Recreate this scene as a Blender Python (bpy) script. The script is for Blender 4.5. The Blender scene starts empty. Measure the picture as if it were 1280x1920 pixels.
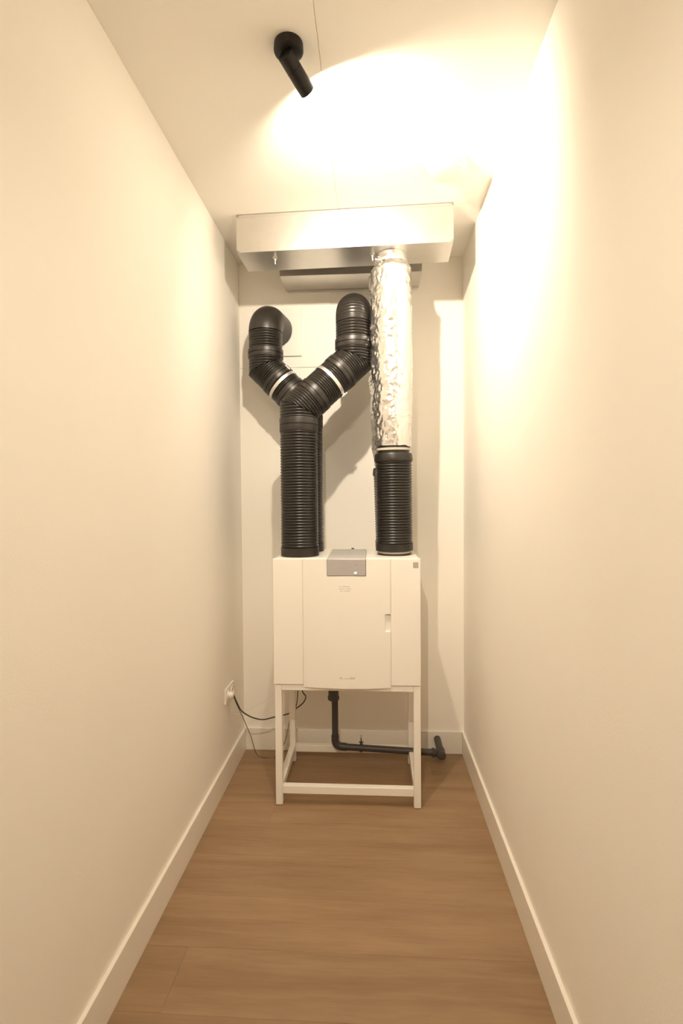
import bpy, bmesh, math, random
from mathutils import Vector, Matrix, noise
S = bpy.context.scene
COL = S.collection
PI = math.pi
random.seed(4)

# ---------------------------------------------------------------- camera
cam_d = bpy.data.cameras.new('camera')
cam = bpy.data.objects.new('camera', cam_d); COL.objects.link(cam)
cam_d.sensor_fit = 'VERTICAL'; cam_d.sensor_height = 36.0
cam_d.lens = 36.0 * 973.0 / 1920.0
cam_d.clip_start = 0.02
CAM_Z = 1.585
cam.location = (0, 0, CAM_Z)
ROLL = math.radians(-0.449)
cam.matrix_world = (Matrix.Translation((0, 0, CAM_Z)) @ Matrix.Rotation(math.radians(3.490), 4, 'Z')
                    @ Matrix.Rotation(math.radians(90 - 1.387), 4, 'X') @ Matrix.Rotation(ROLL, 4, 'Z'))
S.camera = cam
S.cycles.max_bounces = 20; S.cycles.diffuse_bounces = 16; S.cycles.glossy_bounces = 6
# ---------------------------------------------------------------- world, light, exposure
w = bpy.data.worlds.new('world'); S.world = w; w.use_nodes = True
w.node_tree.nodes['Background'].inputs[0].default_value = (1, .8, .6, 1)
w.node_tree.nodes['Background'].inputs[1].default_value = 0.02
S.view_settings.view_transform = 'Standard'
S.view_settings.look = 'None'
S.view_settings.gamma = 1.0
S.view_settings.use_curve_mapping = False
S.view_settings.exposure = 1.58
LAMP_COL = (1.0, 0.858, 0.67)
LAMP_W = 16.5
BEAM_W = 21.0
FILL_W = 47.0
LAMP_P = Vector((-.263, 1.700, 3.006))      # pivot of the ceiling spot
LAMP_D = Vector((.47, .80, -.36)).normalized()

# ---------------------------------------------------------------- materials
def mat(name, col, rough=.5, metal=0., bump=0., bscale=50., spec=.5, vary=0., vscale=4., coat=0.):
    m = bpy.data.materials.new(name); m.use_nodes = True
    nt = m.node_tree; b = nt.nodes['Principled BSDF']
    b.inputs['Base Color'].default_value = (*col, 1)
    b.inputs['Roughness'].default_value = rough
    b.inputs['Metallic'].default_value = metal
    b.inputs['Specular IOR Level'].default_value = spec
    b.inputs['Coat Weight'].default_value = coat
    tc = nt.nodes.new('ShaderNodeTexCoord')
    if bump:
        n = nt.nodes.new('ShaderNodeTexNoise'); n.inputs['Scale'].default_value = bscale; n.inputs['Detail'].default_value = 4
        bp = nt.nodes.new('ShaderNodeBump'); bp.inputs['Strength'].default_value = bump; bp.inputs['Distance'].default_value = .01
        nt.links.new(tc.outputs['Object'], n.inputs['Vector'])
        nt.links.new(n.outputs['Fac'], bp.inputs['Height']); nt.links.new(bp.outputs['Normal'], b.inputs['Normal'])
    if vary:
        n2 = nt.nodes.new('ShaderNodeTexNoise'); n2.inputs['Scale'].default_value = vscale; n2.inputs['Detail'].default_value = 5
        nt.links.new(tc.outputs['Object'], n2.inputs['Vector'])
        mx = nt.nodes.new('ShaderNodeMix'); mx.data_type = 'RGBA'
        mx.inputs['A'].default_value = (*[c * (1 - vary) for c in col], 1)
        mx.inputs['B'].default_value = (*[min(1, c * (1 + vary)) for c in col], 1)
        nt.links.new(n2.outputs['Fac'], mx.inputs['Factor']); nt.links.new(mx.outputs['Result'], b.inputs['Base Color'])
    return m

M = dict(
    wall=mat('white wall paint', (.90, .875, .825), .75, bump=.05, bscale=160, vary=.01, spec=.3),
    ceil=mat('white ceiling paint', (.88, .86, .815), .8, bump=.04, bscale=160, vary=.01, spec=.3),
    trim=mat('white lacquered skirting', (.85, .825, .77), .35, vary=.01),
    unit=mat('white powder coated steel', (.87, .85, .81), .35, vary=.01),
    door=mat('white moulded plastic', (.86, .84, .80), .4, vary=.01),
    frame=mat('white painted steel tube', (.86, .84, .80), .35, vary=.01),
    duct=mat('black ribbed plastic', (.016, .0135, .0115), .33, vary=.04, vscale=3, spec=.55),
    duct2=mat('matt black plastic', (.020, .0165, .014), .40, vary=.04, vscale=3, spec=.55),
    band=mat('galvanised strap', (.72, .71, .69), .35, metal=.8, vary=.05, vscale=30),
    seal=mat('pale rubber seal', (.55, .50, .43), .6, vary=.05),
    galv=mat('galvanised sheet steel', (.66, .64, .61), .34, metal=.92, bump=.02, bscale=25, vary=.07, vscale=14),
    foil=mat('crinkled aluminium foil', (.86, .855, .84), .27, metal=.97, bump=.22, bscale=45, vary=.04, vscale=20),
    grey=mat('satin grey plastic', (.43, .41, .42), .22, vary=.03),
    greyd=mat('dark grey print', (.22, .20, .18), .6, vary=.05),
    faint=mat('faint grey print', (.60, .565, .52), .5, vary=.03),
    sticker=mat('grey sticker', (.40, .375, .34), .6, vary=.10, vscale=300),
    pvc=mat('grey pvc pipe', (.060, .053, .052), .42, vary=.1, vscale=12),
    lamp=mat('black anodised lamp', (.010, .009, .008), .45, vary=.1, spec=.35),
    cordb=mat('dark cable sheath', (.035, .03, .026), .5, vary=.1),
    cordg=mat('grey cable sheath', (.16, .14, .12), .5, vary=.1),
    cordw=mat('white cable sheath', (.75, .72, .66), .5, vary=.02),
    sock=mat('white socket plastic', (.82, .80, .75), .3, vary=.01),
    hole=mat('dark socket hole', (.02, .02, .02), .6, vary=.1),
    valve=mat('white valve plastic', (.80, .78, .74), .4, vary=.01),
)
def emis(name, col, st):
    m = bpy.data.materials.new(name); m.use_nodes = True
    b = m.node_tree.nodes['Principled BSDF']
    b.inputs['Base Color'].default_value = (*col, 1)
    b.inputs['Emission Color'].default_value = (*col, 1); b.inputs['Emission Strength'].default_value = st
    return m
M['led'] = emis('green status light', (.25, 1., .62), 2.2)
M['bulb'] = emis('warm lamp lens', (1., .82, .6), 30.)

def oak():
    m = bpy.data.materials.new('light oak planks'); m.use_nodes = True
    nt = m.node_tree; b = nt.nodes['Principled BSDF']; b.inputs['Roughness'].default_value = .5
    b.inputs['Specular IOR Level'].default_value = .35
    tc = nt.nodes.new('ShaderNodeTexCoord'); oi = nt.nodes.new('ShaderNodeObjectInfo')
    ad = nt.nodes.new('ShaderNodeVectorMath'); ad.operation = 'ADD'
    sc = nt.nodes.new('ShaderNodeVectorMath'); sc.operation = 'MULTIPLY'; sc.inputs[1].default_value = (1.1, 11, 3)
    rn = nt.nodes.new('ShaderNodeVectorMath'); rn.operation = 'SCALE'; rn.inputs['Scale'].default_value = 37.
    cb = nt.nodes.new('ShaderNodeCombineXYZ')
    nt.links.new(oi.outputs['Random'], cb.inputs[0]); nt.links.new(oi.outputs['Random'], cb.inputs[1])
    nt.links.new(cb.outputs[0], rn.inputs[0]); nt.links.new(tc.outputs['Object'], sc.inputs[0])
    nt.links.new(sc.outputs[0], ad.inputs[0]); nt.links.new(rn.outputs[0], ad.inputs[1])
    n1 = nt.nodes.new('ShaderNodeTexNoise'); n1.inputs['Scale'].default_value = 1.3; n1.inputs['Detail'].default_value = 6; n1.inputs['Distortion'].default_value = .6
    n2 = nt.nodes.new('ShaderNodeTexNoise'); n2.inputs['Scale'].default_value = 7; n2.inputs['Detail'].default_value = 6
    nt.links.new(ad.outputs[0], n1.inputs['Vector']); nt.links.new(ad.outputs[0], n2.inputs['Vector'])
    cr = nt.nodes.new('ShaderNodeValToRGB')
    e = cr.color_ramp.elements
    e[0].position = .28; e[0].color = (.262, .164, .092, 1)
    e[1].position = .72; e[1].color = (.355, .238, .139, 1)
    nt.links.new(n1.outputs['Fac'], cr.inputs[0])
    mx = nt.nodes.new('ShaderNodeMix'); mx.data_type = 'RGBA'; mx.blend_type = 'MULTIPLY'; mx.inputs['Factor'].default_value = 1
    mr = nt.nodes.new('ShaderNodeMapRange'); mr.inputs['From Min'].default_value = .3; mr.inputs['From Max'].default_value = .7
    mr.inputs['To Min'].default_value = .93; mr.inputs['To Max'].default_value = 1.05
    nt.links.new(n2.outputs['Fac'], mr.inputs['Value'])
    mr2 = nt.nodes.new('ShaderNodeMapRange'); mr2.inputs['To Min'].default_value = .93; mr2.inputs['To Max'].default_value = 1.06
    nt.links.new(oi.outputs['Random'], mr2.inputs['Value'])
    mu = nt.nodes.new('ShaderNodeMath'); mu.operation = 'MULTIPLY'
    nt.links.new(mr.outputs[0], mu.inputs[0]); nt.links.new(mr2.outputs[0], mu.inputs[1])
    nt.links.new(cr.outputs[0], mx.inputs['A']); nt.links.new(mu.outputs[0], mx.inputs['B'])
    nt.links.new(mx.outputs['Result'], b.inputs['Base Color'])
    bp = nt.nodes.new('ShaderNodeBump'); bp.inputs['Strength'].default_value = .08; bp.inputs['Distance'].default_value = .004
    nt.links.new(n2.outputs['Fac'], bp.inputs['Height']); nt.links.new(bp.outputs['Normal'], b.inputs['Normal'])
    return m
M['oak'] = oak()
M['under'] = mat('dark underlay', (.08, .055, .035), .9, vary=.05)

# ---------------------------------------------------------------- mesh helpers
def link(name, bm, m, parent=None, smooth=False, bevel=0., segs=2, angle=35):
    bmesh.ops.recalc_face_normals(bm, faces=bm.faces)
    me = bpy.data.meshes.new(name); bm.to_mesh(me); bm.free()
    me.materials.append(m)
    if smooth or bevel:
        me.polygons.foreach_set('use_smooth', [True] * len(me.polygons))
        try: me.set_sharp_from_angle(angle=math.radians(angle))
        except Exception: pass
    o = bpy.data.objects.new(name, me); COL.objects.link(o)
    if parent is not None: o.parent = parent
    if bevel:
        md = o.modifiers.new('bevel', 'BEVEL'); md.width = bevel; md.segments = segs; md.limit_method = 'ANGLE'
        md.harden_normals = True
    return o
def box(bm, x0, x1, y0, y1, z0, z1, mtx=None):
    r = bmesh.ops.create_cube(bm, size=1.0)['verts']
    for v in r:
        v.co = Vector(((x0 + x1) / 2 + v.co.x * (x1 - x0), (y0 + y1) / 2 + v.co.y * (y1 - y0), (z0 + z1) / 2 + v.co.z * (z1 - z0)))
        if mtx is not None: v.co = mtx @ v.co
    return r
def rings(bm, rs, cap0=True, cap1=True):
    vs = [[bm.verts.new(p) for p in r] for r in rs]
    n = len(vs[0])
    for a, b in zip(vs, vs[1:]):
        for i in range(n):
            j = (i + 1) % n
            try: bm.faces.new((a[i], a[j], b[j], b[i]))
            except ValueError: pass
    if cap0: bm.faces.new(vs[0])
    if cap1: bm.faces.new(vs[-1])
    return vs
def frame(d, up=None):
    d = d.normalized()
    up = up or (Vector((0, 1, 0)) if abs(d.y) < .9 else Vector((0, 0, 1)))
    a = d.cross(up).normalized(); b = a.cross(d).normalized()
    return a, b
def lathe(bm, p0, d, prof, n=40, cap0=True, cap1=True, fix=None):
    """prof: list of (distance along d, radius). fix(p) may move each point (mitre cut)."""
    d = Vector(d).normalized(); a, b = frame(d); p0 = Vector(p0)
    rs = []
    for t, r in prof:
        ring = []
        for i in range(n):
            an = 2 * PI * i / n
            p = p0 + d * t + a * (math.cos(an) * r) + b * (math.sin(an) * r)
            ring.append(fix(p) if fix else p)
        rs.append(ring)
    return rings(bm, rs, cap0, cap1)
def ribprof(t0, t1, R, period=.0148, amp=.0052, k=6):
    out = []; n = max(1, round((t1 - t0) / period)); L = (t1 - t0) / n
    for i in range(n * k + 1):
        ph = i / k
        c = .5 - .5 * math.cos(2 * PI * ph)
        out.append((t0 + L * ph, R - amp + amp * c ** .7))
    return out
def tube(bm, pts, r, n=12, cap=True):
    """round sweep through points (Catmull-Rom smoothed)"""
    P = [Vector(p) for p in pts]; Q = []
    for i in range(len(P) - 1):
        p0 = P[max(i - 1, 0)]; p1 = P[i]; p2 = P[i + 1]; p3 = P[min(i + 2, len(P) - 1)]
        for s in range(8):
            t = s / 8
            Q.append(.5 * ((2 * p1) + (p2 - p0) * t + (2 * p0 - 5 * p1 + 4 * p2 - p3) * t * t + (3 * p1 - p0 - 3 * p2 + p3) * t ** 3))
    Q.append(P[-1])
    sweep(bm, Q, lambda i: r, n, cap)
def sweep(bm, Q, rf, n, cap=True):
    a, b = frame(Q[1] - Q[0]); rs = []
    for i, q in enumerate(Q):
        d = (Q[min(i + 1, len(Q) - 1)] - Q[max(i - 1, 0)]).normalized()
        a = (a - d * a.dot(d)).normalized(); b = d.cross(a)
        r = rf(i)
        rs.append([q + a * math.cos(2 * PI * k / n) * r + b * math.sin(2 * PI * k / n) * r for k in range(n)])
    rings(bm, rs, cap, cap)
def thing(name, label, cat, loc, group=None):
    o = bpy.data.objects.new(name, None); COL.objects.link(o); o.location = loc
    o.empty_display_size = .1
    o['label'] = label; o['category'] = cat
    if group: o['group'] = group
    return o
def adopt(t):
    """children were built in world coordinates; keep them there"""
    inv = Matrix.Translation(-Vector(t.location))
    for c in t.children: c.matrix_parent_inverse = inv
def tag(o, label, cat, group=None):
    o['label'] = label; o['category'] = cat
    if group: o['group'] = group
def struct(o, label=None):
    o['kind'] = 'structure'
    if label: o['label'] = label
    return o

# ---------------------------------------------------------------- the room
XL, XR, YB, YF, HC = -.829, .5545, 3.232, -1.3, 3.056
bm = bmesh.new(); box(bm, XL - .1, XL, YF - .1, YB + .1, -.05, HC + .1)
struct(link('wall_left', bm, M['wall']), 'long plain white wall on the left')
bm = bmesh.new(); box(bm, XR, XR + .1, YF - .1, YB + .1, -.05, HC + .1)
struct(link('wall_right', bm, M['wall']), 'long plain white wall on the right, brightly lit at top')
bm = bmesh.new(); box(bm, XL, XR, YB, YB + .1, -.05, HC + .1)
wb = struct(link('wall_back', bm, M['wall']), 'narrow white end wall behind the ventilation unit')
bm = bmesh.new(); box(bm, XL, XR, YF - .1, YF, -.05, HC + .1)
struct(link('wall_front', bm, M['wall']), 'white wall closing the corridor behind the viewer')
# thin board fixed over the upper left of the end wall; its lower edge shows as a seam
bm = bmesh.new(); box(bm, XL + .002, -.253, YB - .005, YB, 2.409, HC - .002)
link('wall_board', bm, M['wall'], wb, bevel=.001)['label'] = 'thin white board over upper left of the end wall'
# ceiling of two boards with a seam running down the corridor
cl = bpy.data.objects.new('ceiling', None); COL.objects.link(cl); cl.location = (0, 0, HC)
struct(cl, 'white plastered ceiling with one long seam')
SX = -.168
for x0, x1 in ((XL, SX - .001), (SX + .001, XR)):
    bm = bmesh.new(); box(bm, x0, x1, YF, YB, HC, HC + .03); link('panel', bm, M['ceil'], cl, bevel=.0015)
bm = bmesh.new(); box(bm, XL, XR, YF, YB, HC + .0045, HC + .08); link('backing', bm, M['ceil'], cl)
adopt(cl)
# floor planks laid across the corridor
fl = bpy.data.objects.new('floor', None); COL.objects.link(fl)
struct(fl, 'light oak plank floor laid across the corridor')
bm = bmesh.new(); box(bm, XL, XR, YF, YB, -.05, -.0125); link('underlay', bm, M['under'], fl)
ends = {0: [-.667], 4: [-.52], -2: [.2], 2: [], 6: [.33], -5: [-.3], -8: [.1]}
meshes = {}
k = -15; 
while True:
    y0 = 1.53 + .24 * k
    if y0 > YB: break
    if y0 + .24 > YF:
        ya, yb = max(y0, YF) + .0001, min(y0 + .24, YB) - .0001
        xs = [XL] + ends.get(k, []) + [XR]
        for a, b in zip(xs, xs[1:]):
            key = (round(b - a, 4), round(yb - ya, 4))
            if key not in meshes:
                bm = bmesh.new(); hw, hd = (b - a) / 2 - .0001, (yb - ya) / 2
                box(bm, -hw, hw, -hd, hd, -.012, 0)
                o = link('plank', bm, M['oak'], fl, bevel=.0005, segs=1); meshes[key] = o
            else:
                o = meshes[key].copy(); COL.objects.link(o); o.parent = fl
            o.location = ((a + b) / 2, (ya + yb) / 2, 0)
    k += 1
# skirting boards
bm = bmesh.new(); box(bm, XL, XL + .014, YF, YB, 0, .139); struct(link('baseboard_left', bm, M['trim'], bevel=.002), 'white skirting board along left wall')
bm = bmesh.new(); box(bm, XR - .014, XR, YF, YB, 0, .139); struct(link('baseboard_right', bm, M['trim'], bevel=.002), 'white skirting board along right wall')
bm = bmesh.new(); box(bm, XL + .014, XR - .014, YB - .014, YB, 0, .139); struct(link('baseboard_back', bm, M['trim'], bevel=.002), 'white skirting board along end wall')

# ---------------------------------------------------------------- steel stand
ZT = .634     # underside of the unit
SX0, SX1, SY0, SY1, TW = -.513, .235, 2.630, 3.112, .036
st = thing('steel_stand', 'white square-tube steel stand under the ventilation unit', 'stand', (-.139, 2.87, 0))
def member(name, *a):
    bm = bmesh.new(); box(bm, *a); return link(name, bm, M['frame'], st, bevel=.003)
for x in (SX0, SX1 - TW):
    for y in (SY0, SY1 - TW):
        member('leg', x, x + TW, y, y + TW, .004, ZT - .001)
        bm = bmesh.new(); lathe(bm, (x + TW / 2, y + TW / 2, 0), (0, 0, 1), [(0, .013), (.0045, .013)], 20)
        link('foot', bm, M['seal'], st)
for y in (SY0, SY1 - TW):
    member('rail', SX0 + TW, SX1 - TW, y + .001, y + TW - .001, ZT - .031, ZT - .001)
    member('rail', SX0 + TW, SX1 - TW, y + .001, y + TW - .001, .063, .104)
for x in (SX0, SX1 - TW):
    member('rail', x + .001, x + TW - .001, SY0 + TW, SY1 - TW, ZT - .031, ZT - .001)
    member('rail', x + .001, x + TW - .001, SY0 + TW, SY1 - TW, .063, .104)
adopt(st)

# ---------------------------------------------------------------- heat recovery unit
UX0, UX1, UY0, UY1, UZ1 = -.516, .236, 2.627, 3.110, 1.286
un = thing('ventilation_unit', 'white box-shaped heat recovery ventilation unit on white stand', 'ventilation unit', (-.139, 2.87, ZT))
bm = bmesh.new(); box(bm, UX0 + .002, UX1 - .002, UY0 + .012, UY1, ZT + .001, UZ1)
link('body', bm, M['unit'], un, bevel=.012, segs=3)
DX0, DX1 = -.361, .085
for a, b in ((UX0, DX0 - .0008), (DX1 + .0008, UX1)):
    bm = bmesh.new(); box(bm, a, b, UY0 - .004, UY0 + .03, ZT + .002, UZ1 - .002)
    link('side_panel', bm, M['unit'], un, bevel=.004, segs=3)
# bowed door with a grip recess at its right edge and a notch for the display
def bow(x):
    t = (x - (DX0 + DX1) / 2) / ((DX1 - DX0) / 2)
    return UY0 - .006 - .022 * (1 - t * t)
NX0, NX1, NZ = -.2350, -.0375, 1.198      # display notch
GX0, GZ0, GZ1 = .057, .913, 1.003            # grip recess
bm = bmesh.new()
xs = sorted(set([DX0 + (DX1 - DX0) * i / 24 for i in range(25)] + [NX0, NX1, GX0]))
zs = [ZT - .008, GZ0, GZ1, NZ, UZ1 - .004]
def cut(xa, xb, za, zb):
    xm, zm = (xa + xb) / 2, (za + zb) / 2
    return (NX0 < xm < NX1 and zm > NZ)
def gr(xm, zm): return xm > GX0 and GZ0 < zm < GZ1
cells = {}
for i in range(len(xs) - 1):
    for j in range(len(zs) - 1):
        if not cut(xs[i], xs[i + 1], zs[j], zs[j + 1]): cells[i, j] = gr((xs[i] + xs[i + 1]) / 2, (zs[j] + zs[j + 1]) / 2)
V = {}
def vv(i, j, back):
    key = (i, j, back)
    if key not in V:
        x = xs[i]
        y = UY0 + .012 if back == 1 else (bow(x) if back == 0 else bow(x) + .016)
        V[key] = bm.verts.new((x, y, zs[j]))
    return V[key]
for (i, j), g in cells.items():
    f = 2 if g else 0
    bm.faces.new((vv(i, j, f), vv(i + 1, j, f), vv(i + 1, j + 1, f), vv(i, j + 1, f)))
    bm.faces.new((vv(i, j, 1), vv(i, j + 1, 1), vv(i + 1, j + 1, 1), vv(i + 1, j, 1)))
    for (di, dj, a, b) in ((-1, 0, (i, j), (i, j + 1)), (1, 0, (i + 1, j), (i + 1, j + 1)), (0, -1, (i, j), (i + 1, j)), (0, 1, (i, j + 1), (i + 1, j + 1))):
        nb = (i + di, j + dj)
        if nb not in cells:
            bm.faces.new((vv(*a, f), vv(*b, f), vv(*b, 1), vv(*a, 1)))
        elif cells[nb] != g and g:
            bm.faces.new((vv(*a, 2), vv(*b, 2), vv(*b, 0), vv(*a, 0)))
dr = link('door', bm, M['door'], un, bevel=.003, segs=2, angle=30)
dr['label'] = 'slightly bowed white front door with grip recess'
# faint prints on the door (too small to read)
def marks(bm, x0, x1, z0, z1, seed, dens=.75):
    rr = random.Random(seed); x = x0
    while x < x1:
        wd = rr.uniform(.0022, .0042)
        if rr.random() < dens:
            y = bow(x + wd / 2) - .0004
            hz = z0 + (z1 - z0) * rr.uniform(.65, 1)
            box(bm, x, min(x + wd, x1), y, y + .002, z0, hz)
        x += wd + .0008
bm = bmesh.new()
for r_, (xe, zc) in enumerate(((-.119, 1.146), (-.113, 1.135), (-.118, 1.124))):
    marks(bm, -.174, xe, zc - .0026, zc + .0026, r_, .9)
link('door_print', bm, M['faint'], dr)['label'] = 'three faint lines of small grey print'
bm = bmesh.new()
marks(bm, -.174, -.160, .676, .690, 7, 1.); marks(bm, -.158, -.126, .676, .6825, 8, .9); marks(bm, -.125, -.096, .676, .688, 9, 1.)
link('door_logo', bm, M['faint'], dr)['label'] = 'faint grey maker mark near lower edge'
# display module: front face and a wedge running back over the top
bm = bmesh.new()
x0, x1 = NX0 + .0015, NX1 - .0015
side = [(2.5985, NZ + .002), (2.5985, 1.284), (2.605, 1.290), (2.960, 1.300), (2.970, 1.297), (2.970, 1.2865), (UY0 + .011, 1.2865), (UY0 + .011, NZ + .002)]
rings(bm, [[Vector((x0, y, z)) for y, z in side], [Vector((x1, y, z)) for y, z in side]])
dm = link('display', bm, M['grey'], un, bevel=.0025, segs=2); dm['label'] = 'grey display module with green status light'
bm = bmesh.new(); box(bm, -.0965, -.0855, 2.5972, 2.599, 1.2125, 1.2185); link('status_light', bm, M['led'], dm, bevel=.001)
bm = bmesh.new(); lathe(bm, (-.0855, 2.5972, 1.2545), (0, 1, 0), [(0, .0042), (.0015, .0042)], 16)
for v in bm.verts: v.co.z = 1.2545 + (v.co.z - 1.2545) * .45
link('button', bm, M['greyd'], dm)
bm = bmesh.new(); box(bm, .1985, .2255, UY0 - .0047, UY0 - .0035, 1.2365, 1.266)
link('sticker', bm, M['sticker'], un)['label'] = 'small square grey sticker'
bm = bmesh.new(); lathe(bm, (-.123, 3.09, UZ1 - .001), (0, 0, 1), [(0, .008), (.008, .008), (.010, .006)], 16)
link('cable_gland', bm, M['duct2'], un)
adopt(un)

# ---------------------------------------------------------------- ducts
R = .1005
def mitre(B, n):
    """clamp points lying past the plane through B with normal n, moving them along axis d"""
    B = Vector(B); n = Vector(n).normalized()
    def mk(d):
        d = Vector(d).normalized()
        def f(p):
            s = (p - B).dot(n)
            return p - d * (s / d.dot(n)) if s > 0 else p
        return f
    return mk
def segment(bm, A, B, prof, cutA=None, cutB=None, n=44):
    A = Vector(A); B = Vector(B); d = (B - A).normalized()
    fs = []
    if cutA is not None: fs.append(mitre(A, -Vector(cutA))(d))
    if cutB is not None: fs.append(mitre(B, cutB)(d))
    def fix(p):
        for f in fs: p = f(p)
        return p
    lathe(bm, A, d, prof, n, fix=fix)
def coupling(par, A, d, t0, t1, name='coupling'):
    bm = bmesh.new(); h = (t1 - t0); r = R + .002
    lathe(bm, A, d, [(t0, R - .006), (t0, r - .001), (t0 + .003, r), (t0 + h * .46, r), (t0 + h * .48, r - .004), (t0 + h * .52, r - .004), (t0 + h * .54, r), (t1 - .003, r), (t1, r - .001), (t1, R - .006)], 48)
    return link(name, bm, M['duct2'], par, smooth=True, angle=40)
def strap(par, A, d, t, wdt=.018, bolt_dir=None):
    bm = bmesh.new(); r = R + .0022
    lathe(bm, A, d, [(t - wdt / 2, r - .004), (t - wdt / 2, r), (t + wdt / 2, r), (t + wdt / 2, r - .004)], 48, False, False)
    o = link('clamp', bm, M['band'], par, smooth=True, angle=40); o['label'] = 'silver metal strap clamp'
    if bolt_dir is not None:
        c = Vector(A) + Vector(d).normalized() * t; bd = Vector(bolt_dir).normalized()
        bm = bmesh.new(); dd = Vector(d).normalized()
        a = bd; q = c + a * (r + .009)
        lathe(bm, q - dd * .016, dd, [(0, .003), (.006, .003), (.006, .0065), (.011, .0065), (.011, .004), (.030, .004), (.030, .006), (.034, .006)], 12)
        lathe(bm, c + a * (r - .002) - dd * .0, a, [(0, .008), (.012, .007)], 8)
        link('bolt', bm, M['band'], o, smooth=True)
    return o
def bend(par, P, d0, d1, rad, name='elbow', m='duct', fine=.0090, amp=.0026, tail=.1, arc=PI / 2, r=None, flare=0.):
    """smooth elbow from P along d0 turning to d1, then straight by tail"""
    r = r or R - .003
    d0 = Vector(d0).normalized(); d1 = Vector(d1).normalized(); P = Vector(P)
    C = P + d1 * rad; L = rad * arc; N = max(8, int(L / fine) * 6); Q = []
    for i in range(N + 1):
        t = arc * i / N
        Q.append(C - d1 * math.cos(t) * rad + d0 * math.sin(t) * rad)
    nt = max(2, int(tail / fine) * 6)
    for i in range(1, nt + 1): Q.append(Q[N] + d1 * (tail * i / nt))
    bm = bmesh.new()
    sweep(bm, Q, lambda i: r - amp * (.5 + .5 * math.cos(2 * PI * i / 6)), 44)
    return link(name, bm, M[m], par, smooth=True, angle=60)
Z = Vector((0, 0, 1))

def y_duct(label, X, Y, zb, X2, z2, ztop, hc, out, loc, split, tops):
    t = thing('ventilation_duct', label, 'duct', loc, None)
    A = Vector((X, Y, UZ1 + .001)); B = Vector((X, Y, zb)); C = Vector((X2, split, z2)); D = Vector((X2, split, ztop))
    H = B - A
    ht = H.length
    # foot collar, long ribbed riser
    bm = bmesh.new(); lathe(bm, A, Z, [(0, R - .004), (.001, R + .001), (.045, R + .001), (.047, R - .003)], 48); link('collar', bm, M['duct2'], t, smooth=True, angle=40)
    bm = bmesh.new(); lathe(bm, A, Z, ribprof(.046, ht - .115, R), 48); link('riser', bm, M['duct'], t, smooth=True, angle=70)
    coupling(t, A, Z, ht - .118, ht - .048)
    # mitred elbow: short upright piece and slanting piece
    d = (C - B).normalized(); bis = (Z + d).normalized(); Ld = (C - B).length
    bm = bmesh.new()
    segment(bm, A, B, [(a, r) for a, r in ribprof(ht - .050, ht + .06, R)], None, bis)
    segment(bm, B, C, ribprof(-.06, .115, R), bis, None)
    link('elbow', bm, M['duct'], t, smooth=True, angle=70)
    coupling(t, B, d, .085, .138)
    bm = bmesh.new()
    bis2 = (d + Z).normalized()
    lathe(bm, B, d, ribprof(.134, Ld - .165, R - .001, .012), 48); link('slanting_duct', bm, M['duct'], t, smooth=True, angle=70)
    strap(t, B, d, Ld * .56, bolt_dir=(.72, -.2, -.69) if X2 > X else (.35, -.5, .8))
    bm = bmesh.new()
    dv = (D - C); lv = dv.length
    segment(bm, B, C, ribprof(Ld - .168, Ld + .06, R - .001, .0125), None, bis2)
    segment(bm, C, D, ribprof(-.06, .060, R - .002), bis2, None)
    link('elbow', bm, M['duct'], t, smooth=True, angle=70)
    coupling(t, B, d, Ld - .125, Ld - .080)
    coupling(t, C, Z, .056, .106)
    bm = bmesh.new(); lathe(bm, C, Z, ribprof(.103, lv, R - .003), 48); link('upper_riser', bm, M['duct'], t, smooth=True, angle=70)
    o = Vector(out).normalized()
    if tops == 'ribbed':
        bend(t, D, Z, o, hc, tail=(YB - .0005 - split - hc) / o.y, amp=.0026)
    else:
        bend(t, D, Z, o, hc, m='duct2', tail=max(.02, (YB - .0175 - split - hc * o.y) / o.y), amp=0.0002, fine=.01)
    adopt(t)
    return t
y_duct('black ribbed duct from front left of unit, forking right and up into end wall', -.392, 2.755, 2.062, -.099, 2.340, 2.535, .090,
       (0, 1, 0), (-.392, 2.755, UZ1), 2.835, 'ribbed')
y_duct('black ribbed duct behind the front one, slanting left to the pale wall plate', -.390, 3.008, 2.122, -.620, 2.352, 2.560, .075,
       (.17, .985, 0), (-.390, 3.008, UZ1), 3.022, 'smooth')

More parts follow.
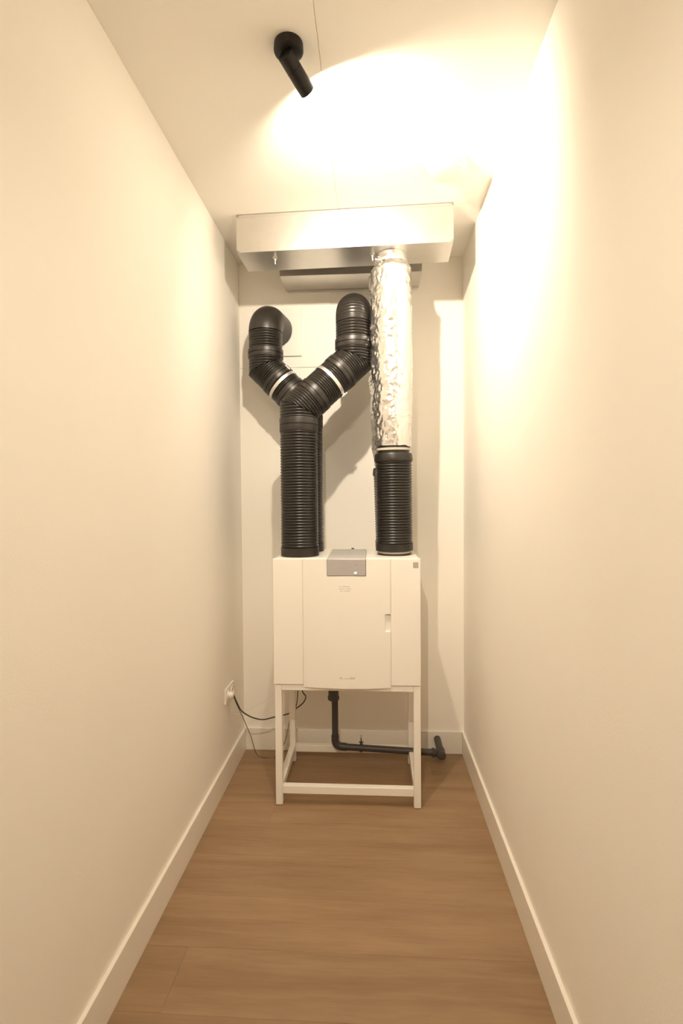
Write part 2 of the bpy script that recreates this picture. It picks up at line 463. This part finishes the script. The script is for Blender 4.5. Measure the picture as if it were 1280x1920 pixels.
def foil_duct(label, base, top, zsplit, prof, seed, neck):
    """black ribbed lower length, wrapped foil hose above"""
    t = thing('foil_wrapped_duct', label, 'duct', base)
    B = Vector(base); T = Vector(top); d = (T - B); 
    def at(z): return B + d * ((z - B.z) / d.z)
    dn = (at(zsplit) - B).normalized()
    L = (zsplit - B.z) / dn.z
    bm = bmesh.new(); lathe(bm, B + Z * .0005, dn, [(0, R - .010), (.012, R - .010), (.012, R - .016), (.03, R - .016)], 44); link('port_ring', bm, M['duct2'], t, smooth=True, angle=40)
    bm = bmesh.new(); lathe(bm, B, dn, [(.0125, R - .018), (.0125, R - .011), (.021, R - .010), (.021, R - .018)], 44); link('seal', bm, M['seal'], t, smooth=True, angle=40)
    bm = bmesh.new(); lathe(bm, B, dn, [(.022, R - .008), (.024, R), (.062, R), (.064, R - .004)], 44); link('collar', bm, M['duct2'], t, smooth=True, angle=40)
    bm = bmesh.new(); lathe(bm, B, dn, ribprof(.062, L - .075, R - .002), 48); link('riser', bm, M['duct'], t, smooth=True, angle=70)
    bm = bmesh.new(); lathe(bm, B, dn, [(L - .078, R - .004), (L - .076, R + .001), (L - .066, R + .003), (L - .056, R + .001), (L - .042, R), (L - .034, R - .004), (L - .034, R - .016), (L + .03, R - .016)], 44); link('coupling', bm, M['duct2'], t, smooth=True, angle=40)
    bm = bmesh.new(); lathe(bm, B, dn, [(L - .018, R - .017), (L - .018, R - .010), (L - .006, R - .010), (L - .006, R - .017)], 44); link('seal', bm, M['seal'], t, smooth=True, angle=40)
    bm = bmesh.new(); lathe(bm, B, dn, [(L - .006, R - .022), (L - .005, R - .011), (L + .006, R - .012), (L + .010, R - .024)], 44); link('coupling', bm, M['duct2'], t, smooth=True, angle=40)
    # foil: crinkled sleeve
    z0 = zsplit + .002; H = T.z - z0; N, K = 190, 96; rs = []
    for i in range(N + 1):
        u = i / N; z = z0 + H * u; c = at(z)
        for a, b in zip(prof, prof[1:]):
            if a[0] <= u <= b[0]:
                s = (u - a[0]) / (b[0] - a[0]); s = s * s * (3 - 2 * s); r0 = a[1] + (b[1] - a[1]) * s; break
        ring = []
        for k_ in range(K):
            an = 2 * PI * k_ / K; cx, sx = math.cos(an), math.sin(an)
            q = Vector((cx * 1.6, sx * 1.6, z * 7 + seed * 9.1))
            big = noise.noise(q)
            cr = abs(noise.noise(Vector((cx * 4.2, sx * 4.2, z * 24 + seed * 3.7))))
            cr2 = abs(noise.noise(Vector((cx * 9, sx * 9, z * 62 + seed * 1.7))))
            fade = min(1, (1 - u) / .04)
            hem = .010 * noise.noise(Vector((cx * 2, sx * 2, seed))) if i == 0 else 0
            # loose lengthwise seam fold on the left side
            da = (an - PI * 1.02 + PI) % (2 * PI) - PI
            fold = .010 * math.exp(-(da / .16) ** 2) * (.6 + .4 * math.sin(z * 31)) * (1 if u < .93 else 0)
            amp = 1 + 1.1 * max(0., -cx - .1); r = r0 + fade * (.005 * big - amp * (.0058 * cr + .0030 * cr2)) + fold * fade
            ring.append(Vector((c.x + cx * r, c.y + sx * r, z + hem)))
        rs.append(ring)
    bm = bmesh.new(); rings(bm, rs)
    fo = link('foil_sleeve', bm, M['foil'], t, smooth=True, angle=32); fo['label'] = 'crinkled silver foil insulation sleeve'
    if neck:
        bm = bmesh.new(); c = at(T.z - .045); lathe(bm, c, dn, [(0, neck), (0, neck + .0025), (.012, neck + .0025), (.012, neck)], 44, False, False)
        fb = link('clamp', bm, M['band'], t, smooth=True, angle=40)
        bm = bmesh.new(); lathe(bm, c + Vector((-neck * .78, -neck * .66, .006)) - Vector((.02, 0, 0)), (1, 0, 0), [(0, .006), (.008, .006), (.008, .0035), (.034, .0035), (.034, .0055), (.038, .0055)], 12)
        link('bolt', bm, M['band'], fb, smooth=True)
    adopt(t); return t
FZ = CAM_Z
foil_duct('silver foil-wrapped duct from front right of unit up to the steel plenum', (.1135, 2.815, UZ1), (.103, 2.770, 2.8615), 1.862,
          [(0, .097), (.06, .099), (.25, .103), (.5, .107), (.8, .109), (.915, .107), (.96, .084), (1, .080)], 1, .083)
foil_duct('silver foil-wrapped duct mostly hidden behind the front foil one', (.1135, 3.008, UZ1), (.070, 3.09, 2.871), 1.80,
          [(0, .092), (.08, .098), (.5, .100), (.9, .098), (1, .09)], 2, None)

# ---------------------------------------------------------------- steel plenum, hung from the ceiling a little askew
pl = thing('duct_plenum', 'long galvanised steel plenum box hung under the ceiling', 'air duct', (-.1435, 2.6585, 2.862))
yaw = math.atan2(-.033, 1.10); roll = 0.
PM = Matrix.Translation((-.1435, 2.6585, 2.862)) @ Matrix.Rotation(yaw, 4, 'Z') @ Matrix.Rotation(roll, 4, 'Y')
PW, PD, PH = 1.103, .225, .190
bm = bmesh.new(); box(bm, -PW / 2, PW / 2, 0, PD, 0, PH, PM); link('casing', bm, M['galv'], pl, bevel=.002)
bm = bmesh.new()
for a in ((-PW / 2, PW / 2, -.0012, 0, 0, .012), (-PW / 2, PW / 2, -.0012, 0, PH - .012, PH), (-PW / 2, -PW / 2 + .012, -.0012, 0, 0, PH), (PW / 2 - .012, PW / 2, -.0012, 0, 0, PH)):
    box(bm, *a, PM)
link('folded_edge', bm, M['galv'], pl)
for bx, by in ((-.366, .075), (.146, .088)):
    bm = bmesh.new(); p = PM @ Vector((bx, by, .0)); up = (PM.to_3x3() @ Z)
    lathe(bm, p - up * .034, up, [(0, .004), (.020, .004), (.020, .0075), (.028, .0075), (.028, .014), (.0345, .014)], 12)
    link('bolt', bm, M['band'], pl, smooth=True)
for bx in (-.50, .47):
    for by in (.03, .195):
        bm = bmesh.new(); p = PM @ Vector((bx, by, PH - .001)); lathe(bm, p, Z, [(0, .004), (max(.0015, HC - p.z - .0005), .004)], 10)
        link('hanger_rod', bm, M['band'], pl, smooth=True)
adopt(pl)
# flatter steel box behind it, fixed to the end wall
rb = thing('wall_duct', 'flat galvanised steel duct box against end wall, behind the plenum', 'air duct', (-.122, YB, 2.875))
bm = bmesh.new(); box(bm, -.530, .286, 3.000, YB - .0055, 2.8745, 3.050); link('casing', bm, M['galv'], rb, bevel=.002)
bm = bmesh.new(); box(bm, -.517, .273, YB - .022, YB - .0056, 2.867, 2.874); link('flange', bm, M['galv'], rb, bevel=.001)
adopt(rb)
# pale plate around the left duct
bm = bmesh.new(); box(bm, -.738, -.436, YB - .017, YB - .0055, 2.477, 2.779)
tag(link('wall_plate', bm, M['trim'], bevel=.002), 'square pale cover plate on end wall behind the left duct bend', 'cover plate')

# ---------------------------------------------------------------- drain pipe
dp = thing('drain_pipe', 'grey plastic drain pipe under the unit running right into skirting', 'pipe', (-.23, 3.04, ZT))
PX, PY, pr = -.2335, 3.04, .0190
bm = bmesh.new(); lathe(bm, (PX - .008, PY, ZT), (0, 0, -1), [(0, .0305), (.210, .0305), (.215, .034), (.232, .034), (.240, .022)], 28); link('socket', bm, M['pvc'], dp, smooth=True, angle=40)
e0 = Vector((PX, PY, .165)); e1 = Vector((PX + .040, PY, .1265))
bm = bmesh.new(); lathe(bm, (PX, PY, ZT - .22), (0, 0, -1), [(0, pr), (ZT - .22 - .157, pr)], 24); link('pipe', bm, M['pvc'], dp, smooth=True, angle=40)
bm = bmesh.new(); Q = [Vector((PX, PY, .187)), Vector((PX, PY, .164))]
for i in range(9):
    a = i / 8 * PI / 2; Q.append(Vector((PX + .038 * (1 - math.cos(a)), PY, .157 - .038 * math.sin(a))))
Q.append(Vector((PX + .070, PY, .1172)))
sweep(bm, Q, lambda i: pr + .0035, 24); link('elbow', bm, M['pvc'], dp, smooth=True, angle=50)
h0 = Vector((PX + .05, PY, .1180)); h1 = Vector((.360, PY, .0935))
bm = bmesh.new(); lathe(bm, h0, h1 - h0, [(0, pr), ((h1 - h0).length, pr)], 24); link('pipe', bm, M['pvc'], dp, smooth=True, angle=40)
bm = bmesh.new(); lathe(bm, (.336, PY, .0947), (1, 0, -.04), [(0, pr + .003), (0, pr + .007), (.012, pr + .007), (.016, pr + .004), (.045, pr + .004)], 24)
lathe(bm, (.388, PY - .036, .0915), (0, 1, .012), [(0, pr + .003), (.002, pr + .006), (.050, pr + .006), (.062, pr + .008), (.064, pr + .008), (.064, pr + .002), (YB - .0145 - PY + .036, pr + .002)], 26)
bm2 = bm; link('elbow', bm2, M['pvc'], dp, smooth=True, angle=40)
bm = bmesh.new(); cx = -.0795; cz = .1180 - (cx - h0.x) * .0457
lathe(bm, (cx - .009, PY, cz), (1, 0, -.045), [(0, pr + .001), (0, pr + .0045), (.018, pr + .0045), (.018, pr + .001)], 24)
lathe(bm, (cx, PY, cz + pr + .002), Z, [(0, .007), (.010, .007), (.010, .0035), (.040, .0035)], 10)
box(bm, cx - .012, cx + .012, PY - .004, PY + .004, cz + pr + .012, cz + pr + .018)
link('pipe_clip', bm, M['pvc'], dp, smooth=True, angle=40)
bm = bmesh.new(); lathe(bm, (cx, PY, cz + pr + .040), Z, [(0, .0035), (.012, .0035), (.012, .007), (.017, .007)], 10)
link('clip_screw', bm, M['band'], dp, smooth=True)
adopt(dp)

# ---------------------------------------------------------------- power point and cables
po = thing('power_socket', 'white double power socket low on left wall near the end', 'socket', (XL, 2.88, .492))
bm = bmesh.new(); box(bm, XL, XL + .011, 2.800, 2.965, .452, .534); link('cover_plate', bm, M['sock'], po, bevel=.003)
for y in (2.842, 2.923):
    bm = bmesh.new(); lathe(bm, (XL + .0105, y, .493), (1, 0, 0), [(0, .027), (.006, .026), (.006, .0225), (.0015, .021)], 32); so = link('socket_ring', bm, M['sock'], po, smooth=True, angle=40)
    if y > 2.9: 
        bm = bmesh.new()
        for dy in (-.0095, .0095): lathe(bm, (XL + .0125, y + dy, .493), (1, 0, 0), [(0, .0028), (.0012, .0028)], 10)
        link('socket_hole', bm, M['hole'], so)
adopt(po)
def cord(name, label, pts, r, m, plug=None):
    t = thing(name, label, 'cable', pts[0])
    bm = bmesh.new(); tube(bm, pts, r, 10); link('sheath', bm, M[m], t, smooth=True)
    if plug:
        q = Vector(plug); bm = bmesh.new()
        lathe(bm, q, (1, 0, 0), [(0, .0185), (.024, .0185), (.030, .015), (.032, .010)], 20)
        link('plug', bm, M['sock'], t, smooth=True, angle=40)['label'] = 'round white plug'
    adopt(t); return t
cord('power_cable', 'dark power cable sagging from left wall socket to the unit',
     [(-.786, 2.842, .493), (-.779, 2.846, .470), (-.769, 2.853, .440), (-.7526, 2.87, .395), (-.724, 2.90, .356), (-.6925, 2.95, .317), (-.650, 3.00, .290), (-.580, 3.05, .289), (-.5255, 3.128, .273),
      (-.486, 3.130, .300), (-.436, 3.130, .340), (-.419, 3.128, .380), (-.438, 3.125, .413), (-.455, 3.10, .50), (-.46, 3.06, .632)], .0034, 'cordb', (XL + .0125, 2.842, .493))
cord('control_cable', 'thin grey cable hanging to the floor left of the stand',
     [(-.786, 2.835, .485), (-.772, 2.846, .44), (-.757, 2.88, .375), (-.742, 2.93, .290), (-.731, 3.00, .189), (-.7284, 3.04, .129), (-.7254, 3.08, .061), (-.705, 3.10, .018), (-.662, 3.115, .0035), (-.6145, 3.125, .0035),
      (-.562, 3.13, .071), (-.528, 3.13, .188), (-.512, 3.13, .304), (-.505, 3.13, .42), (-.490, 3.125, .55), (-.48, 3.07, .632)], .0022, 'cordg')
cord('white_cable', 'thin white cable strung from left wall to the back of the stand',
     [(XL + .004, 2.90, .36), (-.790, 2.95, .346), (-.761, 3.00, .339), (-.709, 3.05, .345), (-.644, 3.11, .372), (-.608, 3.13, .401), (-.55, 3.14, .46), (-.50, 3.13, .56), (-.47, 3.08, .632)], .0017, 'cordw')
cord('looped_cable', 'thin dark cable dropping straight from the unit behind the left legs',
     [(-.452, 3.08, .632), (-.462, 3.126, .55), (-.466, 3.132, .45), (-.472, 3.134, .36), (-.482, 3.134, .308)], .0028, 'cordb')

# ---------------------------------------------------------------- ceiling lamp and air valve
def ceiling_spot(P, D, label, power, beam, ang0=169, bl0=.55, rad=.018):
    t = thing('ceiling_spotlight', label, 'spotlight', (P.x, P.y, HC))
    bm = bmesh.new(); lathe(bm, (P.x, P.y, HC - .0005), (0, 0, -1), [(0, .047), (.020, .048), (.024, .0465), (.026, .042)], 56)
    link('ceiling_rose', bm, M['lamp'], t, smooth=True, angle=40)
    bm = bmesh.new(); lathe(bm, (P.x, P.y, HC - .026), (0, 0, -1), [(0, .010), (HC - .026 - P.z, .010), (HC - .026 - P.z + .006, .006)], 20)
    link('pivot', bm, M['lamp'], t, smooth=True, angle=40)
    bm = bmesh.new(); a, b = -.022, .105; r = .0262
    lathe(bm, P, D, [(a, r - .004), (a + .003, r), (.022, r), (.023, r - .0012), (.025, r - .0012), (.026, r), (b - .001, r), (b, r - .001), (b - .001, r - .003), (b - .016, r - .004)], 48, True, False)
    head = link('lamp_head', bm, M['lamp'], t, smooth=True, angle=40)
    bm = bmesh.new(); lathe(bm, P, D, [(b - .017, r - .0035), (b - .014, r - .004)], 32)
    link('lens', bm, M['bulb'], t)
    for nm, pw, ang, bl in (('lamp_light', power, ang0, bl0), ('lamp_beam', beam, 120, 1.)):
        ld = bpy.data.lights.new(nm, 'SPOT'); ld.energy = pw; ld.color = LAMP_COL; ld.spot_size = math.radians(ang); ld.spot_blend = bl
        ld.shadow_soft_size = rad
        lo = bpy.data.objects.new(nm, ld); COL.objects.link(lo); lo.parent = t
        lo.matrix_world = Matrix.Translation(P + D * (b + .001)) @ D.to_track_quat('-Z', 'Y').to_matrix().to_4x4()
        lo.matrix_parent_inverse = Matrix()
        lo.location = P + D * (b + .002) ; lo.rotation_euler = D.to_track_quat('-Z', 'Y').to_euler()
    adopt(t); return t
ceiling_spot(LAMP_P, LAMP_D, 'black adjustable ceiling spotlight, lit, left of the ceiling seam', LAMP_W, BEAM_W)
if FILL_W:  # unseen spotlight added behind the camera as fill light for the corridor
    ceiling_spot(Vector((-.26, -.40, 3.0)), Vector((.09, .70, -.70)).normalized(), 'added fill spotlight on the ceiling behind the viewer, out of view', FILL_W, 0.01, 84, 1., .022)

va = thing('ceiling_valve', 'round white air valve on ceiling near the right wall', 'air valve', (.334, 2.35, HC))
bm = bmesh.new(); lathe(bm, (.334, 2.35, HC - .0005), (0, 0, -1), [(0, .086), (.004, .086), (.010, .080), (.012, .070)], 56); link('outer_ring', bm, M['valve'], va, smooth=True, angle=40)
bm = bmesh.new(); lathe(bm, (.334, 2.35, HC - .0125), (0, 0, -1), [(0, .045), (.010, .045), (.010, .070), (.014, .076), (.022, .072), (.026, .055), (.027, .02)], 56); link('disc', bm, M['valve'], va, smooth=True, angle=40)
adopt(va)
